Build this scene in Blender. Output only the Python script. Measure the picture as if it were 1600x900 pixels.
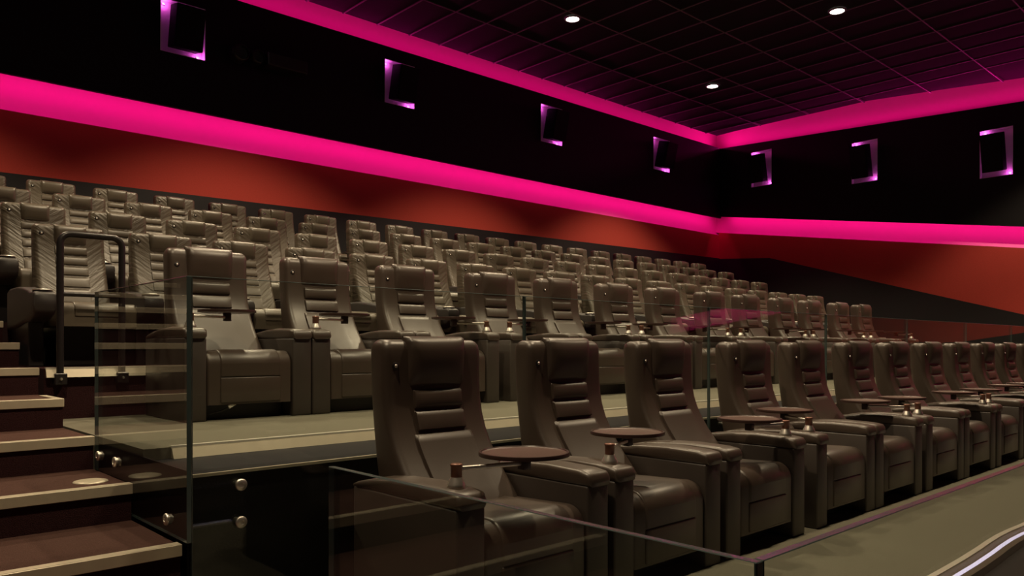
import bpy, bmesh, math, random
from mathutils import Vector, Matrix
random.seed(7)
scene = bpy.context.scene
for o in list(bpy.data.objects): bpy.data.objects.remove(o, do_unlink=True)
COL = scene.collection

# ---------------------------------------------------------------- camera, world, exposure
H = 1.087                      # eye above the front row's platform (z = 0)
PHI = math.radians(42.82)      # heading, from +Y (towards the rear wall) to +X (along the rows)
cam_d = bpy.data.cameras.new('camera'); cam = bpy.data.objects.new('camera', cam_d); COL.objects.link(cam)
cam.location = (0, 0, H); cam.rotation_euler = (math.pi/2, 0, -PHI)
cam_d.sensor_width = 36; cam_d.lens = 1212.5*36/1600; cam_d.shift_y = 90.5/1600; cam_d.clip_start = .02
scene.camera = cam
w = bpy.data.worlds.new('world'); scene.world = w; w.use_nodes = True
w.node_tree.nodes['Background'].inputs[0].default_value = (.004, .003, .005, 1)
vs = scene.view_settings
vs.view_transform = 'Standard'; vs.look = 'None'; vs.gamma = 1; vs.use_curve_mapping = False; vs.exposure = 0.0

SPOT_W = 400          # each ceiling downlight
WARM = (1.0, .79, .51)
COVE_LOW = 2.1         # watts per metre of LED strip in the lower cove
COVE_UP = 2.8
CEIL_FILL = 5.5  # added strips that brighten the ceiling edge
PINK = (1.0, .012, .35)

# ---------------------------------------------------------------- helpers
def link(o, parent=None):
    COL.objects.link(o)
    if parent is not None: o.parent = parent
    return o
def tag(o, label=None, cat=None, group=None, kind=None):
    if label: o['label'] = label
    if cat: o['category'] = cat
    if group: o['group'] = group
    if kind: o['kind'] = kind
    return o
def empty(name, loc=(0,0,0), rz=0):
    o = bpy.data.objects.new(name, None); o.empty_display_size = .1
    o.location = loc; o.rotation_euler = (0,0,rz); return link(o)
def mesh_from(name, bm, mats, smooth=False):
    me = bpy.data.meshes.new(name)
    bmesh.ops.recalc_face_normals(bm, faces=bm.faces[:])
    bm.to_mesh(me); bm.free()
    for m in (mats if isinstance(mats, (list, tuple)) else [mats]): me.materials.append(m)
    if smooth:
        for p in me.polygons: p.use_smooth = True
        try: me.set_sharp_from_angle(angle=math.radians(50))
        except Exception: pass
    return me
def obj(name, bm, mats, parent=None, smooth=False):
    return link(bpy.data.objects.new(name, mesh_from(name, bm, mats, smooth)), parent)
def box(bm, x0, x1, y0, y1, z0, z1, bevel=0, seg=2):
    vs_ = [bm.verts.new((x, y, z)) for x in (x0, x1) for y in (y0, y1) for z in (z0, z1)]
    q = [(0,1,3,2),(4,6,7,5),(0,4,5,1),(2,3,7,6),(0,2,6,4),(1,5,7,3)]
    fs = [bm.faces.new([vs_[i] for i in f]) for f in q]
    if bevel:
        es = list({e for f in fs for e in f.edges})
        bmesh.ops.bevel(bm, geom=es, offset=bevel, segments=seg, profile=.5, affect='EDGES', clamp_overlap=True)
    return bm
def boxbm(*a, **k): return box(bmesh.new(), *a, **k)
def cyl(bm, c, r0, r1, z0, z1, n=16, cap=True):
    a = [bm.verts.new((c[0]+r0*math.cos(2*math.pi*i/n), c[1]+r0*math.sin(2*math.pi*i/n), z0)) for i in range(n)]
    b = [bm.verts.new((c[0]+r1*math.cos(2*math.pi*i/n), c[1]+r1*math.sin(2*math.pi*i/n), z1)) for i in range(n)]
    for i in range(n):
        j = (i+1) % n; bm.faces.new((a[i], a[j], b[j], b[i]))
    if cap: bm.faces.new(a[::-1]); bm.faces.new(b)
    return bm
def lathe(bm, c, prof, n=20):
    rings = []
    for r, z in prof:
        if r < 1e-6: rings.append([bm.verts.new((c[0], c[1], z))])
        else: rings.append([bm.verts.new((c[0]+r*math.cos(2*math.pi*i/n), c[1]+r*math.sin(2*math.pi*i/n), z)) for i in range(n)])
    for A, B in zip(rings, rings[1:]):
        for i in range(n):
            j = (i+1) % n
            if len(A) == 1 and len(B) == 1: continue
            if len(A) == 1: bm.faces.new((A[0], B[i], B[j]))
            elif len(B) == 1: bm.faces.new((A[i], A[j], B[0]))
            else: bm.faces.new((A[i], A[j], B[j], B[i]))
    return bm
def loft(bm, rings, cap=True, closed=True):
    R = [[bm.verts.new(p) for p in r] for r in rings]; n = len(R[0])
    for A, B in zip(R, R[1:]):
        for i in range(n if closed else n-1):
            j = (i+1) % n; bm.faces.new((A[i], A[j], B[j], B[i]))
    if cap: bm.faces.new(R[0][::-1]); bm.faces.new(R[-1])
    return bm
def tube(bm, pts, r, n=10):
    pts = [Vector(p) for p in pts]; rings = []
    up0 = None
    for i, p in enumerate(pts):
        t = (pts[min(i+1, len(pts)-1)] - pts[max(i-1, 0)]).normalized()
        if up0 is None:
            up0 = Vector((0,1,0)) if abs(t.y) < .9 else Vector((1,0,0))
        s = t.cross(up0).normalized(); u = s.cross(t).normalized()
        rings.append([p + s*r*math.cos(2*math.pi*k/n) + u*r*math.sin(2*math.pi*k/n) for k in range(n)])
    return loft(bm, rings)
def interp(tab, z):
    if z <= tab[0][0]: return tab[0][1]
    for (a, b), (c, d) in zip(tab, tab[1:]):
        if z <= c:
            t = (z-a)/(c-a); return b + (d-b)*t
    return tab[-1][1]
def smooth_tab(tab, z, h=.03):
    return sum(interp(tab, z+k*h) for k in (-2,-1,0,1,2))/5.0
def copy_tree(o, parent=None):
    c = o.copy(); COL.objects.link(c); c.parent = parent
    for ch in list(o.children): copy_tree(ch, c)
    return c
ORD = ['first','second','third','fourth','fifth','sixth','seventh','eighth','ninth','tenth','eleventh','twelfth','thirteenth',
       'fourteenth','fifteenth','sixteenth','seventeenth','eighteenth','nineteenth','twentieth','twenty-first','twenty-second']

# ---------------------------------------------------------------- materials
def mat(name, col, rough=.5, metal=0, spec=.5, bump=None, var=0, vscale=6, emit=None, estr=0, coat=0):
    m = bpy.data.materials.new(name); m.use_nodes = True
    nt = m.node_tree; b = nt.nodes['Principled BSDF']
    b.inputs['Base Color'].default_value = (*col, 1)
    b.inputs['Roughness'].default_value = rough; b.inputs['Metallic'].default_value = metal
    b.inputs['Specular IOR Level'].default_value = spec
    if coat: b.inputs['Coat Weight'].default_value = coat; b.inputs['Coat Roughness'].default_value = .12
    if emit: b.inputs['Emission Color'].default_value = (*emit, 1); b.inputs['Emission Strength'].default_value = estr
    tc = None
    if bump or var:
        tc = nt.nodes.new('ShaderNodeTexCoord')
    if bump:
        sc, st, dist = bump
        n = nt.nodes.new('ShaderNodeTexNoise'); n.inputs['Scale'].default_value = sc; n.inputs['Detail'].default_value = 4
        nt.links.new(tc.outputs['Object'], n.inputs['Vector'])
        bp = nt.nodes.new('ShaderNodeBump'); bp.inputs['Strength'].default_value = st; bp.inputs['Distance'].default_value = dist
        nt.links.new(n.outputs['Fac'], bp.inputs['Height']); nt.links.new(bp.outputs['Normal'], b.inputs['Normal'])
    if var:
        n2 = nt.nodes.new('ShaderNodeTexNoise'); n2.inputs['Scale'].default_value = vscale; n2.inputs['Detail'].default_value = 5
        nt.links.new(tc.outputs['Object'], n2.inputs['Vector'])
        mx = nt.nodes.new('ShaderNodeMix'); mx.data_type = 'RGBA'
        mx.inputs[6].default_value = (*[c*(1-var) for c in col], 1); mx.inputs[7].default_value = (*[min(1, c*(1+var)) for c in col], 1)
        nt.links.new(n2.outputs['Fac'], mx.inputs[0]); nt.links.new(mx.outputs[2], b.inputs['Base Color'])
    return m
def glass_mat():
    m = bpy.data.materials.new('clear_glass'); m.use_nodes = True; nt = m.node_tree; nt.nodes.clear()
    out = nt.nodes.new('ShaderNodeOutputMaterial'); mix = nt.nodes.new('ShaderNodeMixShader')
    tr = nt.nodes.new('ShaderNodeBsdfTransparent'); tr.inputs[0].default_value = (.95, .975, .96, 1)
    gl = nt.nodes.new('ShaderNodeBsdfGlossy'); gl.inputs['Roughness'].default_value = 0
    fr = nt.nodes.new('ShaderNodeFresnel'); fr.inputs['IOR'].default_value = 1.5
    ge = nt.nodes.new('ShaderNodeNewGeometry'); ml = nt.nodes.new('ShaderNodeMix'); ml.data_type = 'FLOAT'   # flat pane: same reflectance on both faces
    ml.inputs[2].default_value = 1.5; ml.inputs[3].default_value = 1/1.5
    nt.links.new(ge.outputs['Backfacing'], ml.inputs[0]); nt.links.new(ml.outputs[0], fr.inputs['IOR'])
    nt.links.new(fr.outputs[0], mix.inputs[0]); nt.links.new(tr.outputs[0], mix.inputs[1]); nt.links.new(gl.outputs[0], mix.inputs[2])
    nt.links.new(mix.outputs[0], out.inputs[0]); return m
def leather(name, col, rough, wrinkle=0):
    """leather with fine grain; wrinkle > 0 adds slanting pulled creases"""
    m = mat(name, col, rough, spec=.85, bump=(160, .12, .002), var=.14, vscale=9)
    if wrinkle:
        nt = m.node_tree; b = nt.nodes['Principled BSDF']; tc = nt.nodes.new('ShaderNodeTexCoord')
        sx = nt.nodes.new('ShaderNodeSeparateXYZ'); nt.links.new(tc.outputs['Object'], sx.inputs[0])
        def mth(op, a_, b_=None):
            q = nt.nodes.new('ShaderNodeMath'); q.operation = op
            for k_, v_ in ((0, a_), (1, b_)):
                if v_ is None: continue
                if isinstance(v_, (int, float)): q.inputs[k_].default_value = v_
                else: nt.links.new(v_, q.inputs[k_])
            return q.outputs[0]
        ax = mth('ABSOLUTE', sx.outputs[0]); wv = mth('MULTIPLY', mth('SUBTRACT', sx.outputs[2], mth('MULTIPLY', ax, .75)), 30)
        cb = nt.nodes.new('ShaderNodeCombineXYZ'); nt.links.new(mth('MULTIPLY', sx.outputs[0], 7), cb.inputs[0]); nt.links.new(mth('MULTIPLY', sx.outputs[1], 4), cb.inputs[1]); nt.links.new(wv, cb.inputs[2])
        n = nt.nodes.new('ShaderNodeTexNoise'); n.inputs['Scale'].default_value = 1; n.inputs['Detail'].default_value = 3.5
        nt.links.new(cb.outputs[0], n.inputs['Vector'])
        bp = nt.nodes.new('ShaderNodeBump'); bp.inputs['Strength'].default_value = wrinkle; bp.inputs['Distance'].default_value = .02
        nt.links.new(n.outputs['Fac'], bp.inputs['Height'])
        nt.links.new(bp.outputs['Normal'], b.inputs['Normal'])
    return m
M = dict(
    leather = leather('brown_leather', (.066, .045, .034), .40),
    leather_arm = leather('brown_leather_arm', (.046, .033, .027), .48),
    leather_std = leather('taupe_leather', (.105, .083, .058), .42),
    leather_wr = leather('taupe_leather_creased', (.105, .083, .058), .42, wrinkle=.42),
    arm_std = leather('dark_brown_armrest', (.024, .017, .016), .5),
    black_leather = mat('black_plastic', (.018, .015, .016), .4),
    black = mat('matt_black', (.010, .009, .011), .75, spec=.2, bump=(120, .2, .004)),
    gloss_black = mat('black_lacquer', (.009, .008, .009), .42, spec=.14, var=.2, vscale=3),
    chrome = mat('chrome', (.85, .80, .74), .42, metal=1),
    brass = mat('brown_bronze', (.22, .10, .07), .35, metal=.4),
    tray = mat('dark_brown_tray', (.10, .050, .040), .42, bump=(220, .15, .002), var=.1),
    tray_rim = mat('dark_tray_rim', (.045, .022, .018), .35),
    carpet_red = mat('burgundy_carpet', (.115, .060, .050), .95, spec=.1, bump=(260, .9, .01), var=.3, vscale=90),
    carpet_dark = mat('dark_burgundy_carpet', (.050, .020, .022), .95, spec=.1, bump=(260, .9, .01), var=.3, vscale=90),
    carpet_grey = mat('grey_green_carpet', (.18, .168, .128), .95, spec=.1, bump=(260, .6, .006), var=.12, vscale=70),
    nosing = mat('cream_metal_nosing', (.68, .60, .46), .36, metal=.25, var=.08, vscale=20),
    lip = mat('metal_lip_painted_glint', (.92, .88, .76), .3, metal=.35),  # pale base colour paints in the glint along the platform edges
    nosing_brown = mat('brown_edge_profile', (.11, .08, .055), .5),
    red = mat('red_wall_fabric', (.52, .068, .052), .9, spec=.15, bump=(90, .35, .004), var=.12, vscale=55),
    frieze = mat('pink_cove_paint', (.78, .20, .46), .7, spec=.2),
    base = mat('charcoal_wall_panel', (.011, .009, .011), .6),
    tile = mat('black_ceiling_tile', (.009, .007, .009), .9, spec=.15, bump=(180, .5, .004)),
    bar = mat('grey_ceiling_bar', (.10, .075, .088), .5),
    lining = mat('lavender_niche_lining', (.70, .62, .72), .5),
    grille = mat('black_speaker_grille', (.008, .008, .009), .8, spec=.1),
    tube = mat('black_powder_coat', (.020, .016, .017), .35),
    edge = mat('green_glass_edge', (.075, .105, .105), .18, spec=.9),
    led_white = mat('led_violet_white', (.8, .8, .8), .5, emit=(.62, .55, 1.0), estr=1.0),
    lamp = mat('lamp_lens', (.9, .9, .9), .5, emit=(1, .93, .78), estr=14),
    floor = mat('dark_aisle_floor', (.05, .035, .03), .9, bump=(200, .6, .006), var=.2, vscale=60),
    screen = mat('dark_screen_wall', (.05, .045, .045), .9),
    paper = mat('pale_tag', (.6, .58, .5), .6),
)
M['glass'] = glass_mat()

# ---------------------------------------------------------------- lights in the coves (LED strips)
def area_strip(name, center, tangent, direction, length, width, watts, col, spread=180):
    d = bpy.data.lights.new(name, 'AREA'); d.shape = 'RECTANGLE'; d.size = length; d.size_y = width
    d.energy = watts; d.color = col; d.spread = math.radians(spread)
    o = bpy.data.objects.new(name, d); COL.objects.link(o)
    x = Vector(tangent).normalized(); z = -Vector(direction).normalized(); y = z.cross(x).normalized(); z = x.cross(y)
    m = Matrix((x, y, z)).transposed().to_4x4(); m.translation = Vector(center); o.matrix_world = m
    return o
YW, YP = 10.70, 10.38        # rear wall plane, front of its upper black panel
XW, XP = 16.84, 16.52        # right wall plane, front of its upper black panel
XL, YF = -.70, -6.0          # left wall, front wall
ZC = 4.85 + H                # ceiling
LOW = lambda x: 3.10 + H                        # underside of the black panel on the rear wall
UPP = lambda x: 4.745 + H + .004*(x-4)
LOWS = lambda y: 3.14 + H - .1508*(YP-y)        # the same along the right wall
UPPS = lambda y: 4.79 + H - .049*(YP-y)
FR = .385                                        # height of the white cove strip
L = XP - XL
area_strip('cove_led_strip', ((XL+XP)/2, YP+.085, LOW(0)+.07), (1,0,0), (0,.55,-.83), L, .02, COVE_LOW*L, PINK)
area_strip('cove_led_strip', ((XL+XP)/2, YP+.075, UPP(8)+.012), (1,0,.004), (0,-.15,.98), L, .02, COVE_UP*L, PINK)
Ls = YP - YF; ym = (YP+YF)/2
area_strip('cove_led_strip', (XP+.085, ym, LOWS(ym)+.07), (0,1,.1508), (.55,0,-.83), Ls, .02, COVE_LOW*Ls, PINK)
area_strip('cove_led_strip', (XP+.075, ym, UPPS(ym)+.012), (0,1,.049), (-.15,0,.98), Ls, .02, COVE_UP*Ls, PINK)

area_strip('cove_led_strip', ((XL+XP)/2, YP+.06, UPP(8)+.018), (1,0,.004), (0,-.85,.53), L, .012, CEIL_FILL*L, PINK)     # added unseen strip, tilted to brighten the ceiling near the rear wall
area_strip('cove_led_strip', (XP+.06, ym, UPPS(ym)+.018), (0,1,.049), (-.85,0,.53), Ls, .012, CEIL_FILL*Ls, PINK)  # likewise added, brightens the ceiling along the right wall

# ---------------------------------------------------------------- levels
RISE, TREAD = .158, .592
SX = 1.116                                   # right flank of the stairs
F1, F2, F3 = 0.0, .632, .948                 # platform levels: front row, second row, third row
PY, PZ = 1.10, .31                           # pitch of the back rows
Y3 = 5.44                                    # front edge of the third row's platform
FRONT = -.474
def ordn(i): return ORD[i]

# ---------------------------------------------------------------- walls, floor
def poly_prism(pts_front, off):
    bm = bmesh.new(); off = Vector(off)
    a = [bm.verts.new(p) for p in pts_front]; b = [bm.verts.new(Vector(p)+off) for p in pts_front]
    bm.faces.new(a); bm.faces.new(b[::-1]); n = len(a)
    for i in range(n): bm.faces.new((a[i], b[i], b[(i+1)%n], a[(i+1)%n]))
    return bm
def S(o, label): return tag(o, label, kind='structure')
floor = S(obj('floor', boxbm(XL-.1, XW+.1, YF-.1, .66, FRONT-.1, FRONT), M['floor']), 'dark carpeted floor in front of the first row')
wall_rear = S(obj('wall_rear', boxbm(XL-.1, XW+.1, YW, YW+.1, FRONT, ZC+.4), M['red']), 'red fabric rear wall behind the top row of seats')
wall_right = S(obj('wall_right', boxbm(XW, XW+.1, YF, YW, FRONT, ZC+.4), M['red']), 'red fabric side wall on the right')
S(obj('wall_left', boxbm(XL-.1, XL, YF, YW, FRONT, ZC+.4), M['base']), 'dark side wall beside the stairs')
S(obj('wall_front', boxbm(XL-.1, XW+.1, YF-.1, YF, FRONT, ZC+.4), M['screen']), 'dark screen wall at the front')
# dark base panels
bt = lambda x: 1.99 + H + .0103*(x-1.72)
b = poly_prism([(XL, YW-.19, 1.0), (XW-.19, YW-.19, 1.0), (XW-.19, YW-.19, bt(XW)), (XL, YW-.19, bt(XL))], (0, -.02, 0))
S(obj('trim_1', b, M['base']), 'charcoal base panel along the red rear wall')
XB = XW-.19
b = poly_prism([(XB, YF, FRONT), (XB, YW-.21, FRONT), (XB, YW-.21, 2.13+H), (XB, 9.16, 2.045+H), (XB, 6.3, 1.215+H), (XB, 4.05, .57+H), (XB, YF, -1.0+H)], (-.02, 0, 0))
S(obj('trim_2', b, M['base']), 'charcoal base panel sloping down along the red side wall')
# white cove strips: lower and upper, on both walls
PR = .19                                        # the red cladding stands proud of the cove strip, which curves out to meet it
def curved(to, ends, low):
    rings = []
    for e_ in ends:
        z = low(e_); r = [to(e_, .0, z+.25), to(e_, -.012, z+.25)]
        for k in range(11):
            t_ = k/10; r.append(to(e_, -.012-(PR-.012)*(1-math.sqrt(max(0, 1-t_**2)))**.75, z-FR*t_))
        r += [to(e_, 0, z-FR)]
        rings.append(r)
    return loft(bmesh.new(), rings)
S(obj('trim_3', curved(lambda a, d, z: (a, YW+d, z), (XL, XW), LOW), M['frieze'], None, True), 'glowing pink strip under the black panel of the rear wall')
S(obj('trim_4', curved(lambda a, d, z: (XW+d, a, z), (YF, YW), LOWS), M['frieze'], None, True), 'glowing pink strip under the black panel of the side wall')
b = poly_prism([(XL, YW, .9), (XW-PR, YW, .9), (XW-PR, YW, LOW(0)-FR), (XL, YW, LOW(0)-FR)], (0, -PR, 0))
S(obj('wall_cladding', b, M['red']), 'red fabric cladding of the rear wall below the pink strip')
b = poly_prism([(XW, YF, FRONT), (XW, YW-PR, FRONT), (XW, YW-PR, LOWS(YW-PR)-FR), (XW, YF, LOWS(YF)-FR)], (-PR, 0, 0))
S(obj('wall_cladding', b, M['red']), 'red fabric cladding of the side wall below the pink strip')
b = poly_prism([(XL, YW, UPP(8)-.25), (XW, YW, UPP(8)-.25), (XW, YW, ZC+.38), (XL, YW, ZC+.38)], (0, -.012, 0))
S(obj('trim_5', b, M['frieze']), 'glowing pink strip between rear wall panel and ceiling')
b = poly_prism([(XW, YF, UPPS(YF)-.25), (XW, YW-.015, UPPS(YW)-.25), (XW, YW-.015, ZC+.38), (XW, YF, ZC+.38)], (-.012, 0, 0))
S(obj('trim_6', b, M['frieze']), 'glowing pink strip between side wall panel and ceiling')

# upper black panels with openings for the loudspeaker niches
NR = [(3.46, 4.04, 3.80+H, 4.49+H), (6.87, 7.45, 3.86+H, 4.555+H), (10.36, 10.95, 3.87+H, 4.585+H), (13.85, 14.45, 3.885+H, 4.60+H)]
NS = [(9.04, 9.56, 3.72+H, 4.54+H), (6.66, 7.20, 3.44+H, 4.31+H), (4.22, 4.77, 3.17+H, 4.07+H)]
def panel(to, a0, a1, low, up, holes, thick):
    bm = bmesh.new()
    def quad(a, b_, za0, za1, zb0, zb1):
        bm.faces.new([bm.verts.new(to(a, za0)), bm.verts.new(to(b_, zb0)), bm.verts.new(to(b_, zb1)), bm.verts.new(to(a, za1))])
    cuts = sorted(holes); cur = a0
    for h0, h1, z0, z1 in cuts:
        quad(cur, h0, low(cur), up(cur), low(h0), up(h0))
        quad(h0, h1, low(h0), z0, low(h1), z0)
        quad(h0, h1, z1, up(h0), z1, up(h1))
        cur = h1
    quad(cur, a1, low(cur), up(cur), low(a1), up(a1))
    g = bmesh.ops.extrude_face_region(bm, geom=bm.faces[:])
    bmesh.ops.translate(bm, vec=thick, verts=[v for v in g['geom'] if isinstance(v, bmesh.types.BMVert)])
    return bm
S(obj('trim_7', panel(lambda a, z: (a, YP, z), XL, XP+.03, LOW, UPP, NR, (0, .05, 0)), M['black']), 'black acoustic panel on the upper rear wall')
S(obj('trim_8', panel(lambda a, z: (XP, a, z), YF, YP, LOWS, UPPS, NS, (.05, 0, 0)), M['black']), 'black acoustic panel on the upper side wall')

# ---------------------------------------------------------------- ceiling: slab, lay-in tiles, grid bars
def in_ceil_x(y):
    return interp([(YF, 16.43), (4.02, 16.43), (5.3, 16.04), (6.79, 15.62), (8.3, 15.62), (9.95, 15.74)], y)
YE = 9.99
S(ceil_o := obj('ceiling', poly_prism([(XL, YF, ZC+.03), (in_ceil_x(YF), YF, ZC+.03), (16.43, 4.02, ZC+.03), (16.04, 5.3, ZC+.03), (15.62, 6.79, ZC+.03), (15.62, 8.3, ZC+.03), (15.74, YE, ZC+.03), (XL, YE, ZC+.03)], (0, 0, .07)), M['tile']), 'black suspended ceiling with tiles in a thin grid')
top_o = S(obj('trim_9', boxbm(XL, XW, YF, YW, ZC+.38, ZC+.42), M['black']), 'black void above the suspended ceiling')
ys = [YE, 8.82] + [8.82-1.1225*k for k in range(1, 14)]
xs = [5.89+.5865*k for k in range(-11, 19)]
def to_px(x, y, z):
    s, c = math.sin(PHI), math.cos(PHI); d = s*x+c*y
    if d < .1: return None
    return 800+1212.5*(c*x-s*y)/d, 540.5-1212.5*(z-H)/d
tile_me = None; rest = bmesh.new(); ntile = 0
bar_list = []
for j in range(len(ys)-1):
    y1, y0 = ys[j]-.014, ys[j+1]+.014
    for i in range(len(xs)-1):
        x0, x1 = xs[i]+.012, xs[i+1]-.012
        if x1 > min(in_ceil_x(y0), in_ceil_x(y1)): continue
        p = to_px((x0+x1)/2, (y0+y1)/2, ZC)
        if p and -40 < p[0] < 1640 and -40 < p[1] < 900 and ntile < 290:
            key = 'a' if j == 0 else 'b'
            if tile_me is None: tile_me = {}
            if key not in tile_me:
                hx, hy = (x1-x0)/2, (y1-y0)/2
                tile_me[key] = mesh_from('ceiling_tile', boxbm(-hx, hx, -hy, hy, 0, .024, bevel=.003, seg=1), M['tile'])
            t = bpy.data.objects.new('ceiling_tile', tile_me[key]); link(t, ceil_o)
            t.location = ((x0+x1)/2, (y0+y1)/2, ZC+.006); ntile += 1
        else: box(rest, x0, x1, y0, y1, ZC+.006, ZC+.03)
tag(obj('ceiling_tile', rest, M['tile'], ceil_o), kind='stuff')
for x in xs:
    yy = YE
    if x > 15.62: continue
    obj('grid_bar', boxbm(x-.010, x+.010, ys[-1], YE-.002, ZC-.004, ZC+.03), M['bar'], ceil_o)
for y in ys[1:]:
    obj('grid_bar', boxbm(XL, in_ceil_x(y)-.01, y-.010, y+.010, ZC-.003, ZC+.029), M['bar'], ceil_o)

# ceiling downlights
def downlight(x, y, label):
    t = empty('ceiling_downlight', (x, y, ZC)); tag(t, label, 'ceiling lamp', 'recessed downlights in the black ceiling')
    bm = bmesh.new(); lathe(bm, (0,0), [(.098, .0), (.098, -.012), (.118, -.012), (.122, -.004), (.122, .004)], 24); obj('trim_ring', bm, M['bar'], t, True)
    bm = bmesh.new(); lathe(bm, (0,0), [(0, -.011), (.05, -.010), (.099, -.004), (.099, .004)], 24); obj('lens', bm, M['lamp'], t, True)
    d = bpy.data.lights.new('downlight_beam', 'SPOT'); d.energy = SPOT_W; d.color = WARM; d.spot_size = math.radians(108); d.spot_blend = .38; d.shadow_soft_size = .09
    o = bpy.data.objects.new('downlight_beam', d); link(o, t); o.location = (0, 0, -.12)
DL = [(8.48, 7.83, 'round warm downlight in the black ceiling, left one of the three in view'),
      (12.59, 8.08, 'round warm downlight in the black ceiling nearest the far corner of the room'),
      (11.09, 5.04, 'round warm downlight in the black ceiling, furthest right of the three in view')]
for a in DL: downlight(*a)
for x, y in ((4.4, 7.9), (.4, 7.9), (2.87, 5.04), (6.98, 5.04), (.6, 2.2), (4.4, 2.2), (8.5, 2.2), (12.4, 2.2), (14.7, 2.7)):  # the last one is an added lamp that brightens the side wall
    downlight(x, y, 'warm downlight beyond the picture, above %s, %s' % ('the front row' if y < 3 else 'the second row' if y < 6 else 'the back rows', 'over the stairs' if x < 1 else 'near the stairs' if x < 5 else 'at mid row' if x < 9 else 'at the far end' if x < 14 else 'added to brighten the side wall'))

# ---------------------------------------------------------------- platforms
def platform(y_edge, y_back, z, z_low, x0, label, mt, shelf=None):
    o = S(obj('platform_floor', boxbm(x0, XW-.215, y_edge, y_back, z_low, z), mt), label); return o
EDGE1, EDGE2 = 1.33, 3.60
platform(EDGE1, 3.06, F1, FRONT, SX+.012, 'grey green carpeted platform under the front row of recliners', M['carpet_grey'])
platform(EDGE2, Y3, F2, F1, SX+.012, 'grey green carpeted platform under the second row of recliners', M['carpet_grey'])
names = ['third', 'fourth', 'fifth', 'top']
for k in range(4):
    platform(Y3+PY*k, (Y3+PY*(k+1)) if k < 3 else YW-.212, F3+PZ*k, F2, SX+.012, 'dark carpeted platform under the %s row of seats' % names[k], M['carpet_dark'])
# black boxed parapets that carry the glass
pa = S(obj('trim_10', boxbm(SX+.012, XW-.215, .665, EDGE1, FRONT, F1-.05, bevel=.004, seg=1), M['black']), 'black parapet box in front of the first row')
pb = S(obj('trim_11', boxbm(SX+.012, XW-.215, 3.06, EDGE2, F1, F2-.05, bevel=.004, seg=1), M['black']), 'black parapet box between the first two rows of recliners')
obj('edge_bead', boxbm(SX+.01, XW-.23, 3.050, 3.064, F2-.058, F2-.046), M['nosing'], pb)
S(obj('trim_12', boxbm(SX+.003, SX+.012, .665, 1.886, FRONT, F1-.03), M['gloss_black']), 'black side panel of the front platform beside the stairs')
S(obj('trim_13', boxbm(SX+.003, SX+.012, 3.058, 4.25, F1, F2-.03), M['gloss_black']), 'black side panel of the second platform beside the stairs')
# edge profiles
def profile(label, y, z, x0, face_mat, led=False, path=None):
    t = empty('platform_nosing', (x0, y, z)); tag(t, label, kind='structure')
    path = path or [(0, 0), (XW-.23-x0, 0)]
    def slab(name, sec, mt):
        bm = bmesh.new(); loft(bm, [[(px, py+a, c) for a, c in sec] for px, py in path]); obj(name, bm, mt, t)
    slab('nosing_lip', [(-.010, -.006), (.020, -.006), (.020, .006), (-.010, .006)], M['lip'])
    if led:
        slab('nosing_face', [(-.050, -.03), (-.010, -.03), (-.010, .002), (-.050, -.004)], face_mat)
        slab('led_strip', [(-.072, -.03), (-.050, -.03), (-.050, -.003), (-.072, -.005)], M['led_white'])
        slab('nosing_skirt', [(-.10, -.06), (-.072, -.06), (-.072, -.006), (-.10, -.012)], face_mat)
    else:
        slab('nosing_face', [(-.040, -.055), (-.006, -.055), (-.006, -.006), (-.014, -.006)], face_mat)
profile('brown platform edge with a violet light strip before the front row', EDGE1, F1, SX+.02, M['nosing_brown'], True,
        [(0, 0), (2.9, 0), (3.2, .003), (3.5, .012), (3.7, .022), (3.9, .028), (4.1, .024), (4.3, .012), (4.6, .003), (5, 0), (XW-.24-SX, 0)])
profile('cream metal platform edge before the second row of recliners', EDGE2, F2, SX+.13, M['nosing'], False)
for k in range(4):
    profile('cream metal platform edge before the %s row of seats' % names[k], Y3+PY*k, F3+PZ*k, SX+.02, M['nosing'])

# ---------------------------------------------------------------- stairs
st = empty('aisle_stairs', (0, 0, FRONT)); tag(st, 'burgundy carpeted aisle stairs with cream nosings', kind='structure')
steps = []
for i in range(-4, 5): steps.append((3.07+TREAD*i, -.771+H+RISE*i))
for i in range(1, 7): steps.append((Y3+PY/2*i, F3+PZ/2*i))
for i, (y, z) in enumerate(steps):
    yb = steps[i+1][0] if i+1 < len(steps) else YW-.23
    z0 = steps[i-1][1]-.02 if i else FRONT
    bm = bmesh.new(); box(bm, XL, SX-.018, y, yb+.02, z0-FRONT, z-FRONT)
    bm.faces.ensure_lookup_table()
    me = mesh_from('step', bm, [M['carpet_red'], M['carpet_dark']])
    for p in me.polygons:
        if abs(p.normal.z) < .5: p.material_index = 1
    s_ = link(bpy.data.objects.new('step', me), st)
    bm = bmesh.new(); box(bm, XL+.01, SX-.014, y-.008, y+.042, z-FRONT-.002, z-FRONT+.006, bevel=.002, seg=1); box(bm, XL+.01, SX-.014, y-.010, y-.0005, z-FRONT-.040, z-FRONT+.006, bevel=.002, seg=1)
    obj('nosing', bm, M['nosing'], s_)
    if abs(y-(3.07+TREAD*4-TREAD)) < .01:      # the step above the second platform returns its nosing along the flank
        obj('nosing_return', boxbm(SX-.055, SX-.014, y+.03, y+.40, z-FRONT, z-FRONT+.006), M['nosing'], s_)
bm = bmesh.new(); lathe(bm, (0,0), [(0, .006), (.060, .006), (.069, .004), (.072, 0)], 28)
o = obj('floor_disc', bm, M['nosing'], None, True); o.location = (.985, 3.86, F2-RISE+.001)
tag(o, 'small round cream metal disc set in a burgundy stair tread', 'floor plate')

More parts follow.
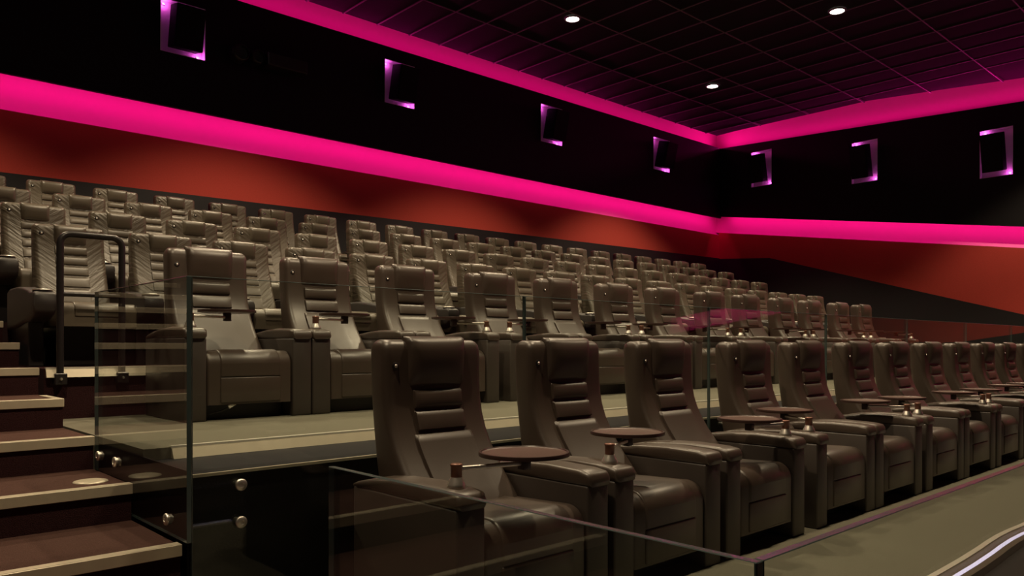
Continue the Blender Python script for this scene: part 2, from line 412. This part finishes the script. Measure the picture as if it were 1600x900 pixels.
# ---------------------------------------------------------------- glass balustrades
GT = .018
def glass_panel(loc, lx, ly, z0, z1, label, group, bolts=()):
    """panel centred on loc in plan, lx along X or ly along Y"""
    bm = bmesh.new(); box(bm, 0, lx, 0, ly, z0, z1, bevel=.0015, seg=1)
    me = mesh_from('glass_pane', bm, [M['glass'], M['edge']])
    for p in me.polygons:
        n = p.normal
        big = abs(n.y) > .9 if lx > ly else abs(n.x) > .9
        p.material_index = 0 if big else 1
    o = link(bpy.data.objects.new('glass_panel', me)); o.location = loc
    tag(o, label, 'glass panel', group)
    for bx, by, bz, ax in bolts:
        c = bpy.data.objects.new('standoff_bolt', BOLT); link(c, o); c.location = (bx, by, bz)
        c.rotation_euler = (math.pi/2, 0, 0) if ax == 'y' else (math.pi/2, 0, -math.pi/2)
    return o
bm = bmesh.new(); lathe(bm, (0,0), [(.012, -.05), (.012, -.012), (.019, -.012), (.019, .004), (.024, .004), (.024, .010), (.021, .014), (.010, .015), (.009, .011), (0, .011)], 20)
BOLT = mesh_from('standoff_bolt', bm, M['chrome'], True)
G2Y, G1Y = 3.03, .645; PW = 1.77
g2t, g1t = .268+H, -.338+H
for i in range(8):
    glass_panel((1.122+PW*i, G2Y-GT, 0), PW-.006, GT, F1+.02, g2t, '%s clear glass panel from the stairs in the balustrade of the second row' % ordn(i).capitalize().lower(), 'glass balustrade of the second row',
                [(bx, 0, bz, 'y') for bx in (.19, PW-.19) for bz in (.533, .384)])
glass_panel((1.101, G2Y-GT, 0), GT, 4.245-G2Y+GT, F2-.30, g2t, 'clear glass side panel beside the stairs at the end of the second row', None,
            [(0, 4.175-G2Y, .549, 'x'), (0, 3.905-G2Y, .549, 'x'), (0, 3.23-G2Y, .394, 'x')])
for i in range(8):
    glass_panel((1.122+PW*i, G1Y-GT, 0), PW-.006, GT, FRONT+.02, g1t, '%s low glass panel from the stairs in front of the first row' % ordn(i), 'glass balustrade of the first row',
                [(bx, 0, bz-F2, 'y') for bx in (.19, PW-.19) for bz in (.533, .384)])
glass_panel((1.101, G1Y-GT, 0), GT, 1.886-G1Y+GT+.06, F1-.30, g1t, 'clear glass side panel beside the stairs at the end of the front row', None,
            [(0, 1.70-G1Y, -.08, 'x'), (0, .85-G1Y, -.24, 'x')])

# ---------------------------------------------------------------- handrail
t = empty('guard_rail', (1.21, Y3-.03, F3)); tag(t, 'black bent tube guard rail before the third row beside the stairs', 'handrail')
W_, top = .355, .835
pts = [(0, 0, -.10), (0, 0, top-.06)] + [(.06-.06*math.cos(a), 0, top-.06+.06*math.sin(a)) for a in [math.pi/2*k/5 for k in range(1, 6)]]
pts += [(W_-.06+.06*math.sin(a), 0, top-.06+.06*math.cos(a)) for a in [math.pi/2*k/5 for k in range(0, 6)]] + [(W_, 0, -.10)]
obj('rail_tube', tube(bmesh.new(), pts, .021, 12), M['tube'], t, True)
obj('cross_bar', tube(bmesh.new(), [(0, 0, .46), (W_, 0, .46)], .014, 10), M['tube'], t, True)
for x in (0, W_):
    f = obj('foot_bracket', boxbm(x-.035, x+.035, -.028, .024, -.10, -.03, bevel=.005, seg=1), M['tube'], t)
    bm = bmesh.new(); cyl(bm, (0,0), .009, .007, 0, .012, 10); c = obj('bolt', bm, M['chrome'], f, True); c.location = (x, -.028, -.065); c.rotation_euler = (math.pi/2, 0, 0)

# ---------------------------------------------------------------- recliners (first two rows)
def rounded_rect(x0, x1, y0, y1, r, n=4):
    r = max(.002, min(r, (x1-x0)/2-.001, (y1-y0)/2-.001)); out = []
    for cx, cy, a0 in ((x1-r, y1-r, 0), (x0+r, y1-r, 90), (x0+r, y0+r, 180), (x1-r, y0+r, 270)):
        for k in range(n+1):
            a = math.radians(a0+90*k/n); out.append((cx+r*math.cos(a), cy+r*math.sin(a)))
    return out
def back_shell(front, rear, zs, ztop, w, rt):
    """lofted shell: rounded section, top rounded off by rt"""
    bm = bmesh.new(); rings = []
    lv = list(zs) + [ztop-rt+rt*math.sin(math.radians(a)) for a in (0, 25, 48, 68, 84)]
    for z in lv:
        ins = 0
        if z > ztop-rt: ins = rt*(1-math.sqrt(max(0, 1-((z-(ztop-rt))/rt)**2)))
        y0 = smooth_tab(front, z)+ins*.9; y1 = smooth_tab(rear, z)-ins*.9
        rings.append([(x, y, z) for x, y in rounded_rect(-w/2+ins*.6, w/2-ins*.6, y0, y1, .038)])
    return loft(bm, rings)
def cushion(front, x0, x1, z0, z1, bulge, depth, rx=.03, rz=.03, sink=.02, lean=0):
    """upholstered pad that follows the profile, edges rolled in"""
    bm = bmesh.new(); g = []
    def prof(d, r):                       # 0 at the border, 1 inside
        if d >= r: return 1
        t = 1-d/r; return math.sqrt(max(0, 1-t*t))
    us = [0, .03, .08, .16, .3, .5, .7, .84, .92, .97, 1]; vs_ = [0, .04, .12, .28, .5, .72, .88, .96, 1]
    for v in vs_:
        row = []; z = z0+(z1-z0)*v
        for u in us:
            x = x0+(x1-x0)*u
            e = min(prof(min(u, 1-u)*(x1-x0), rx), prof(min(v, 1-v)*(z1-z0), rz))
            c = bulge*(1-(2*u-1)**2*.55)*(1-(2*v-1)**2*.5)
            y = smooth_tab(front, z) + sink - (depth+sink+c+lean*v)*e
            row.append(bm.verts.new((x, y, z)))
        g.append(row)
    for a, b_ in zip(g, g[1:]):
        for i in range(len(a)-1): bm.faces.new((a[i], a[i+1], b_[i+1], b_[i]))
    # close at the back
    bd = []
    bd = g[0] + [r[-1] for r in g[1:-1]] + g[-1][::-1] + [r[0] for r in g[1:-1]][::-1]
    bk = [bm.verts.new((v.co.x, smooth_tab(front, v.co.z)+sink+.012, v.co.z)) for v in bd]; n = len(bd)
    for i in range(n): bm.faces.new((bd[i], bk[i], bk[(i+1)%n], bd[(i+1)%n]))
    bm.faces.new(bk[::-1])
    return bm
def seat_profile(yf, yb, z0, z1, r, off=0, drop=.02, n=7):
    """polyline front-bottom -> front-top corner -> back, in (y, z)"""
    p = [(yf-off, z0), (yf-off, (z0+z1)/2)]
    for k in range(n+1):
        a = math.pi/2*k/n
        p.append((yf+r-(r+off)*math.cos(a), z1-r+(r+off)*math.sin(a)))
    p += [((yf+yb)/2, z1+off-drop*.4), (yb, z1+off-drop)]
    return p
def strip_body(x0, x1, prof, yb, z0, r=.015):
    """body swept along the seat profile with rolled flanks"""
    bm = bmesh.new(); rings = []
    cy = sum(p[0] for p in prof)/len(prof); cz = sum(p[1] for p in prof)/len(prof)
    for x, ins in ((x0, r), (x0+r*.3, r*.35), (x0+r, 0), (x1-r, 0), (x1-r*.3, r*.35), (x1, r)):
        ring = []
        for y, z in prof:
            d = Vector((yb-.0-y, z0-z)); 
            nrm = Vector((0.0, 0.0))
            # inward = towards back-bottom corner
            L_ = max(d.length, 1e-4); ring.append((x, y+d.x/L_*ins, z+d.y/L_*ins))
        ring += [(x, yb, z0)]
        rings.append(ring)
    return loft(bm, rings)

R_FRONT = [(.30, -.34), (.40, -.285), (.47, -.215), (.55, -.145), (.63, -.085), (.71, -.040), (.80, -.010), (.90, .0), (1.05, .0), (1.14, .008)]
R_REAR = [(.30, .02), (.45, .06), (.60, .095), (.80, .125), (1.0, .140), (1.14, .140)]
RW = .555; ARM = .138; UNIT = RW + 2*ARM
RZ = [.32+.065*k for k in range(13)]
def build_recliner():
    P = {}
    P['backrest'] = mesh_from('backrest', back_shell(R_FRONT, R_REAR, [z for z in RZ if z < 1.06], 1.115, RW-.008, .045), M['leather'], True)
    hw = .150
    P['headrest'] = mesh_from('headrest', cushion(R_FRONT, -hw-.012, hw+.012, .898, 1.130, .016, .004, rx=.05, rz=.06, lean=.034), M['leather'], True)
    P['rib1'] = mesh_from('back_rib', cushion(R_FRONT, -hw+.012, hw-.012, .808, .898, .006, .016, rx=.014, rz=.02), M['leather'], True)
    P['rib2'] = mesh_from('back_rib', cushion(R_FRONT, -hw+.010, hw-.010, .712, .806, .006, .016, rx=.014, rz=.02), M['leather'], True)
    P['panel'] = mesh_from('back_panel', cushion(R_FRONT, -hw-.012, hw+.012, .385, .710, .004, .016, rx=.014, rz=.02), M['leather'], True)
    b = bmesh.new(); lathe(b, (0,0), [(0, .006), (.011, .006), (.017, .003), (.017, -.01)], 14); P['button'] = mesh_from('button', b, M['black_leather'], True)
    b = bmesh.new(); lathe(b, (0,0), [(0, .013), (.005, .012), (.008, .008), (.008, .004)], 12); P['cap'] = mesh_from('button_cap', b, M['chrome'], True)
    # seat: body with legrest front, centre panels
    P['seat'] = mesh_from('seat', strip_body(-RW/2+.004, RW/2-.004, seat_profile(-.655, -.12, .095, .425, .085), -.12, .095), M['leather'], True)
    pr = seat_profile(-.655, -.19, .27, .425, .085, off=.009, drop=.012)
    P['seat_panel'] = mesh_from('seat_panel', strip_body(-.195, .195, pr, -.19, .26, .012), M['leather'], True)
    P['legrest'] = mesh_from('legrest_panel', boxbm(-.195, .195, -.663, -.640, .105, .262, bevel=.007), M['leather'], True)
    P['arm'] = mesh_from('arm', boxbm(-ARM/2+.002, ARM/2-.002, -.66, .03, 0, .505, bevel=.010), M['leather_arm'], True)
    # arm pad with a low crest and a soft overhang
    rings = []
    for y, zt, ins in ((-.672, .525, .012), (-.668, .545, .004), (-.655, .560, 0), (-.60, .568, 0), (-.42, .573, 0), (-.25, .565, 0), (-.10, .548, 0), (.0, .525, .0), (.04, .510, .008)):
        r = [(x, y, z) for x, z in rounded_rect(-ARM/2+ins, ARM/2-ins, .500, zt, min(.02, (zt-.5)/2.2), 3)]
        rings.append(r)
    P['arm_pad'] = mesh_from('arm_pad', loft(bmesh.new(), rings), M['leather'], True)
    P['base'] = mesh_from('base', boxbm(-RW/2+.01, RW/2-.01, -.52, .02, 0, .12), M['black_leather'])
    # swivel tray
    b = bmesh.new(); lathe(b, (0,0), [(0, 0), (.034, 0), (.036, .006), (.034, .014), (.025, .032), (.022, .040), (0, .040)], 20); P['post_base'] = mesh_from('post_base', b, M['chrome'], True)
    b = bmesh.new(); lathe(b, (0,0), [(.021, .038), (.021, .078), (.023, .080), (.023, .086), (.020, .089), (0, .089)], 20); P['post'] = mesh_from('post', b, M['brass'], True)
    P['swing_arm'] = mesh_from('swing_arm', boxbm(0, .27, -.010, .010, .062, .078, bevel=.004), M['chrome'], True)
    b = boxbm(-.02, .02, -.02, .02, .045, .098, bevel=.004); P['hub'] = mesh_from('tray_hub', b, M['tray_rim'], True)
    b = bmesh.new(); lathe(b, (0,0), [(0, .097), (.15, .097), (.168, .101), (.174, .108), (.172, .114), (.166, .115), (.161, .111), (.155, .1095), (0, .1095)], 40); P['tray'] = mesh_from('tray', b, M['tray'], True)
    b = bmesh.new(); lathe(b, (0,0), [(.160, .1000), (.1755, .101), (.1765, .108), (.174, .1155), (.166, .1160), (.162, .1115)], 40); P['rim'] = mesh_from('tray_rim', b, M['tray_rim'], True)
    return P
RP = build_recliner()
def part(name, me, parent, loc=(0,0,0), rot=(0,0,0)):
    o = bpy.data.objects.new(name, me); link(o, parent); o.location = loc; o.rotation_euler = rot; return o
def recliner(x, y, z, label, group, tray=None, swing=0):
    t = empty('recliner', (x, y, z)); tag(t, label, 'recliner', group)
    bk = part('backrest', RP['backrest'], t)
    for n, k in (('headrest', 'headrest'), ('back_rib', 'rib1'), ('back_rib', 'rib2'), ('back_panel', 'panel')): part(n, RP[k], bk)
    bt_ = part('button', RP['button'], t, (-.222, .002, 1.0), (math.pi/2, 0, 0)); part('button_cap', RP['cap'], bt_)
    st_ = part('seat', RP['seat'], t); part('seat_panel', RP['seat_panel'], st_); part('legrest_panel', RP['legrest'], st_)
    part('base', RP['base'], t)
    for s in (-1, 1):
        a = part('arm', RP['arm'], t, (s*(RW/2+ARM/2), 0, 0)); part('arm_pad', RP['arm_pad'], a)
    if tray:
        s = -1 if tray == 'left' else 1
        px, py, pz = s*(RW/2+ARM/2), -.575, .567
        pt = part('tray_post', RP['post_base'], t, (px, py, pz)); part('post', RP['post'], pt)
        ang = swing if s < 0 else math.pi-swing
        part('swing_arm', RP['swing_arm'], t, (px, py, pz), (0, 0, ang))
        tr = part('tray', RP['tray'], t, (px+.285*math.cos(ang), py+.285*math.sin(ang), pz)); part('tray_rim', RP['rim'], tr); part('tray_hub', RP['hub'], tr)
    return t
ROW1 = [1.853, 2.720, 3.602, 4.582, 5.421, 6.328, 7.164, 8.03, 8.868, 9.73, 10.57, 11.43, 12.27]
ROW2 = [1.828, 2.664, 3.500, 4.448, 5.320, 6.220, 7.090, 8.060, 8.920, 9.840, 10.69, 11.63, 12.47]
SW1 = [-.25, .40, .25, 1.0, 1.0, .75, .6, .5, .8, .7, .6, .7, .6]
SW2 = [.35, .30, .3, .25, .3, .35, .5, .3, .4, .5, .3, .4, .5]
def tray_side(i):
    if i < 2: return 'left'
    return 'right' if i % 2 == 0 else 'left'
for i, x in enumerate(ROW1):
    recliner(x+RW/2, 2.80, F1, '%s brown leather recliner from the stairs in the front row' % ordn(i), 'brown recliners of the front row', tray_side(i), SW1[i])
for i, x in enumerate(ROW2):
    r = recliner(x+RW/2, 5.33, F2, '%s brown leather recliner from the stairs in the second row behind glass' % ordn(i), 'brown recliners of the second row', tray_side(i), SW2[i])
    if i == 0:
        bm = bmesh.new(); tube(bm, [(-.24, -.60, .04), (-.18, -.63, .055), (-.13, -.64, .08)], .006, 6); cbl = obj('power_cable', bm, M['tube'], r, True)
        bm = boxbm(-.025, .025, -.006, .006, -.012, .012, bevel=.004); pl = obj('plug', bm, M['paper'], cbl); pl.location = (-.12, -.645, .09); pl.rotation_euler = (0, -.5, 0)

# ---------------------------------------------------------------- standard seats (rows three to six)
S_FRONT = [(.34, -.20), (.42, -.175), (.52, -.135), (.64, -.080), (.76, -.035), (.86, -.006), (.95, 0), (1.05, .008)]
S_REAR = [(.30, .03), (.5, .08), (.8, .12), (1.05, .125)]
SWD = .475; SP = .668; SARM = .13
def build_std():
    P = {}
    P['backrest'] = mesh_from('backrest', back_shell(S_FRONT, S_REAR, [.36+.066*k for k in range(10)], 1.035, SWD, .03), M['leather_wr'], True)
    P['headrest'] = mesh_from('headrest', cushion(S_FRONT, -.112, .112, .885, 1.042, .014, .004, rx=.03, rz=.04, lean=.022), M['leather_std'], True)
    hs = [.885, .810, .735, .655, .565, .43]; P['ribs'] = []
    for a, b_ in zip(hs, hs[1:]): P['ribs'].append(mesh_from('back_rib', cushion(S_FRONT, -.112, .112, b_+.002, a-.002, .004, .010, rx=.012, rz=.016), M['leather_std'], True))
    P['seat'] = mesh_from('seat', strip_body(-.245, .245, seat_profile(-.74, -.12, .27, .43, .07, drop=.035), -.12, .27), M['leather_std'], True)
    pr = seat_profile(-.74, -.19, .34, .43, .07, off=.007, drop=.03)
    P['seat_panel'] = mesh_from('seat_panel', strip_body(-.15, .15, pr, -.19, .34, .012), M['leather_std'], True)
    P['pedestal'] = mesh_from('pedestal', boxbm(-.19, .19, -.56, -.05, 0, .28, bevel=.01), M['black_leather'])
    b = bmesh.new(); rings = []
    for y, zt, zb in ((-.815, .470, .38), (-.805, .484, .36), (-.78, .490, .34), (-.67, .492, .31), (-.60, .510, .30), (-.45, .530, .29), (-.30, .545, .27), (-.05, .545, .25), (.02, .53, .25)):
        rings.append([(x, y, z) for x, z in rounded_rect(-SARM/2, SARM/2, zb, zt, .02, 3)])
    P['arm'] = mesh_from('arm', loft(b, rings), M['arm_std'], True)
    b = bmesh.new(); lathe(b, (0,0), [(.057, -.02), (.057, .016), (.052, .018), (.047, .012), (.044, .002), (0, .001)], 22); P['cup'] = mesh_from('cup_holder', b, M['black_leather'], True)
    b = bmesh.new(); lathe(b, (0,0), [(.057, .010), (.0590, .014), (.0565, .0190), (.0525, .0190), (.050, .016)], 22); P['ring'] = mesh_from('cup_ring', b, M['chrome'], True)
    P['stand'] = mesh_from('arm_support', boxbm(-.045, .045, -.55, .0, 0, .30, bevel=.008), M['black_leather'])
    return P
PS = build_std()
def std_arm(t, x):
    a = part('arm', PS['arm'], t, (x, 0, 0)); c = part('cup_holder', PS['cup'], a, (0, -.735, .489)); part('arm_support', PS['stand'], a)
    part('cup_ring', PS['ring'], a, (0, -.735, .489))
def std_seat(x, y, z, label, group, last):
    t = empty('cinema_seat', (x, y, z)); tag(t, label, 'cinema seat', group)
    bk = part('backrest', PS['backrest'], t); part('headrest', PS['headrest'], bk)
    for m_ in PS['ribs']: part('back_rib', m_, bk)
    bt_ = part('button', RP['button'], t, (-.190, .004, .965), (math.pi/2, 0, 0)); part('button_cap', RP['cap'], bt_)
    s_ = part('seat', PS['seat'], t); part('seat_panel', PS['seat_panel'], s_); part('pedestal', PS['pedestal'], t)
    std_arm(t, -SP/2)
    if last: std_arm(t, SP/2)
rows = [(1.285, 19), (1.275, 19), (1.225, 20), (1.210, 21)]
wall_rel = ['third', 'fourth', 'fifth', 'top']
for k, (x0, n) in enumerate(rows):
    for i in range(n):
        std_seat(x0+SWD/2+SP*i, 6.50+PY*k, F3+PZ*k,
                 '%s taupe leather seat from the stairs in the %s row' % (ordn(i), wall_rel[k] if k < 3 else 'top back'),
                 'taupe seats of the %s row' % wall_rel[k], i == n-1)

# ---------------------------------------------------------------- loudspeakers in lit niches
def build_speaker():
    P = {}
    P['cab'] = mesh_from('cabinet', boxbm(-.195, .195, -.26, 0, -.27, .27, bevel=.012), M['grille'])
    P['grille'] = mesh_from('grille', boxbm(-.180, .180, -.268, -.255, -.255, .255, bevel=.004, seg=1), M['grille'])
    P['bracket'] = mesh_from('bracket', boxbm(-.05, .05, -.02, .16, -.05, .05, bevel=.004, seg=1), M['tube'])
    return P
SPK = build_speaker()
def niche(cx, cy, z0, z1, w, rz, where):
    zc = (z0+z1)/2
    n = empty('speaker_niche', (cx, cy, zc), rz); tag(n, 'violet lit wall niche behind the %s' % where, 'wall niche', 'violet lit wall niches')
    bm = bmesh.new(); d = .10; h = (z1-z0)/2; q = w/2; th = .008
    for a in ((-q, q, d, d+th, -h, h), (-q, -q+th, 0, d, -h, h), (q-th, q, 0, d, -h, h), (-q+th, q-th, 0, d, -h, -h+th), (-q+th, q-th, 0, d, h-th, h)): box(bm, *a)
    obj('lining', bm, M['lining'], n)
    for lx, lz in ((-q+.07, h-.05), (q-.07, -h+.05)):
        m_ = obj('led_module', boxbm(lx-.02, lx+.02, .085, .099, lz-.01, lz+.01), M['lining'], n)
        l = bpy.data.lights.new('niche_led', 'POINT'); l.energy = NICHE_W; l.color = (.75, .09, .56); l.shadow_soft_size = .012
        o = bpy.data.objects.new('niche_led', l); link(o, n); o.location = (lx, .06, lz)
    s = empty('loudspeaker', (cx, cy, zc), rz); tag(s, 'black box loudspeaker, %s' % where, 'loudspeaker', 'black loudspeakers on the upper walls')
    hold = part('cabinet', SPK['cab'], s, (0, .0 if rz == 0 else -.05, 0), (math.radians(13), 0, 0)); hold.scale = (w/.62, 1, (z1-z0)/.70)
    part('grille', SPK['grille'], hold)
    part('bracket', SPK['bracket'], s, (0, -.065, 0))
NICHE_W = .7
lab_r = ['leftmost and largest on the rear wall', 'second from the left on the rear wall', 'third from the left on the rear wall', 'rear wall one nearest the corner']
for (a, b_, z0, z1), l in zip(NR, lab_r): niche((a+b_)/2, YP, z0, z1, b_-a, 0, l)
lab_s = ['side wall one nearest the corner', 'middle one of three on the side wall', 'rightmost one on the side wall']
for (a, b_, z0, z1), l in zip(NS, lab_s): niche(XP, (a+b_)/2, z0, z1, b_-a, -math.pi/2, l)

# projector-like black unit on the rear panel
t = empty('projector', (4.9, YP, 3.99+H)); tag(t, 'black projector unit with round lens barrels on the rear wall', 'projector')
obj('housing', boxbm(-.10, .50, -.26, -.04, -.11, .07, bevel=.015), M['tube'], t)
obj('mount', boxbm(.05, .35, -.05, 0, -.06, .05), M['tube'], t)
for x, r in ((-.44, .12), (-.20, .10)):
    bm = bmesh.new(); lathe(bm, (0,0), [(0, 0), (r, 0), (r, .10), (r*.92, .16), (r*.8, .17), (r*.75, .12), (0, .11)], 24)
    c = obj('lens_barrel', bm, M['tube'], t, True); c.location = (x, -.03, -.01); c.rotation_euler = (math.pi/2, 0, 0)
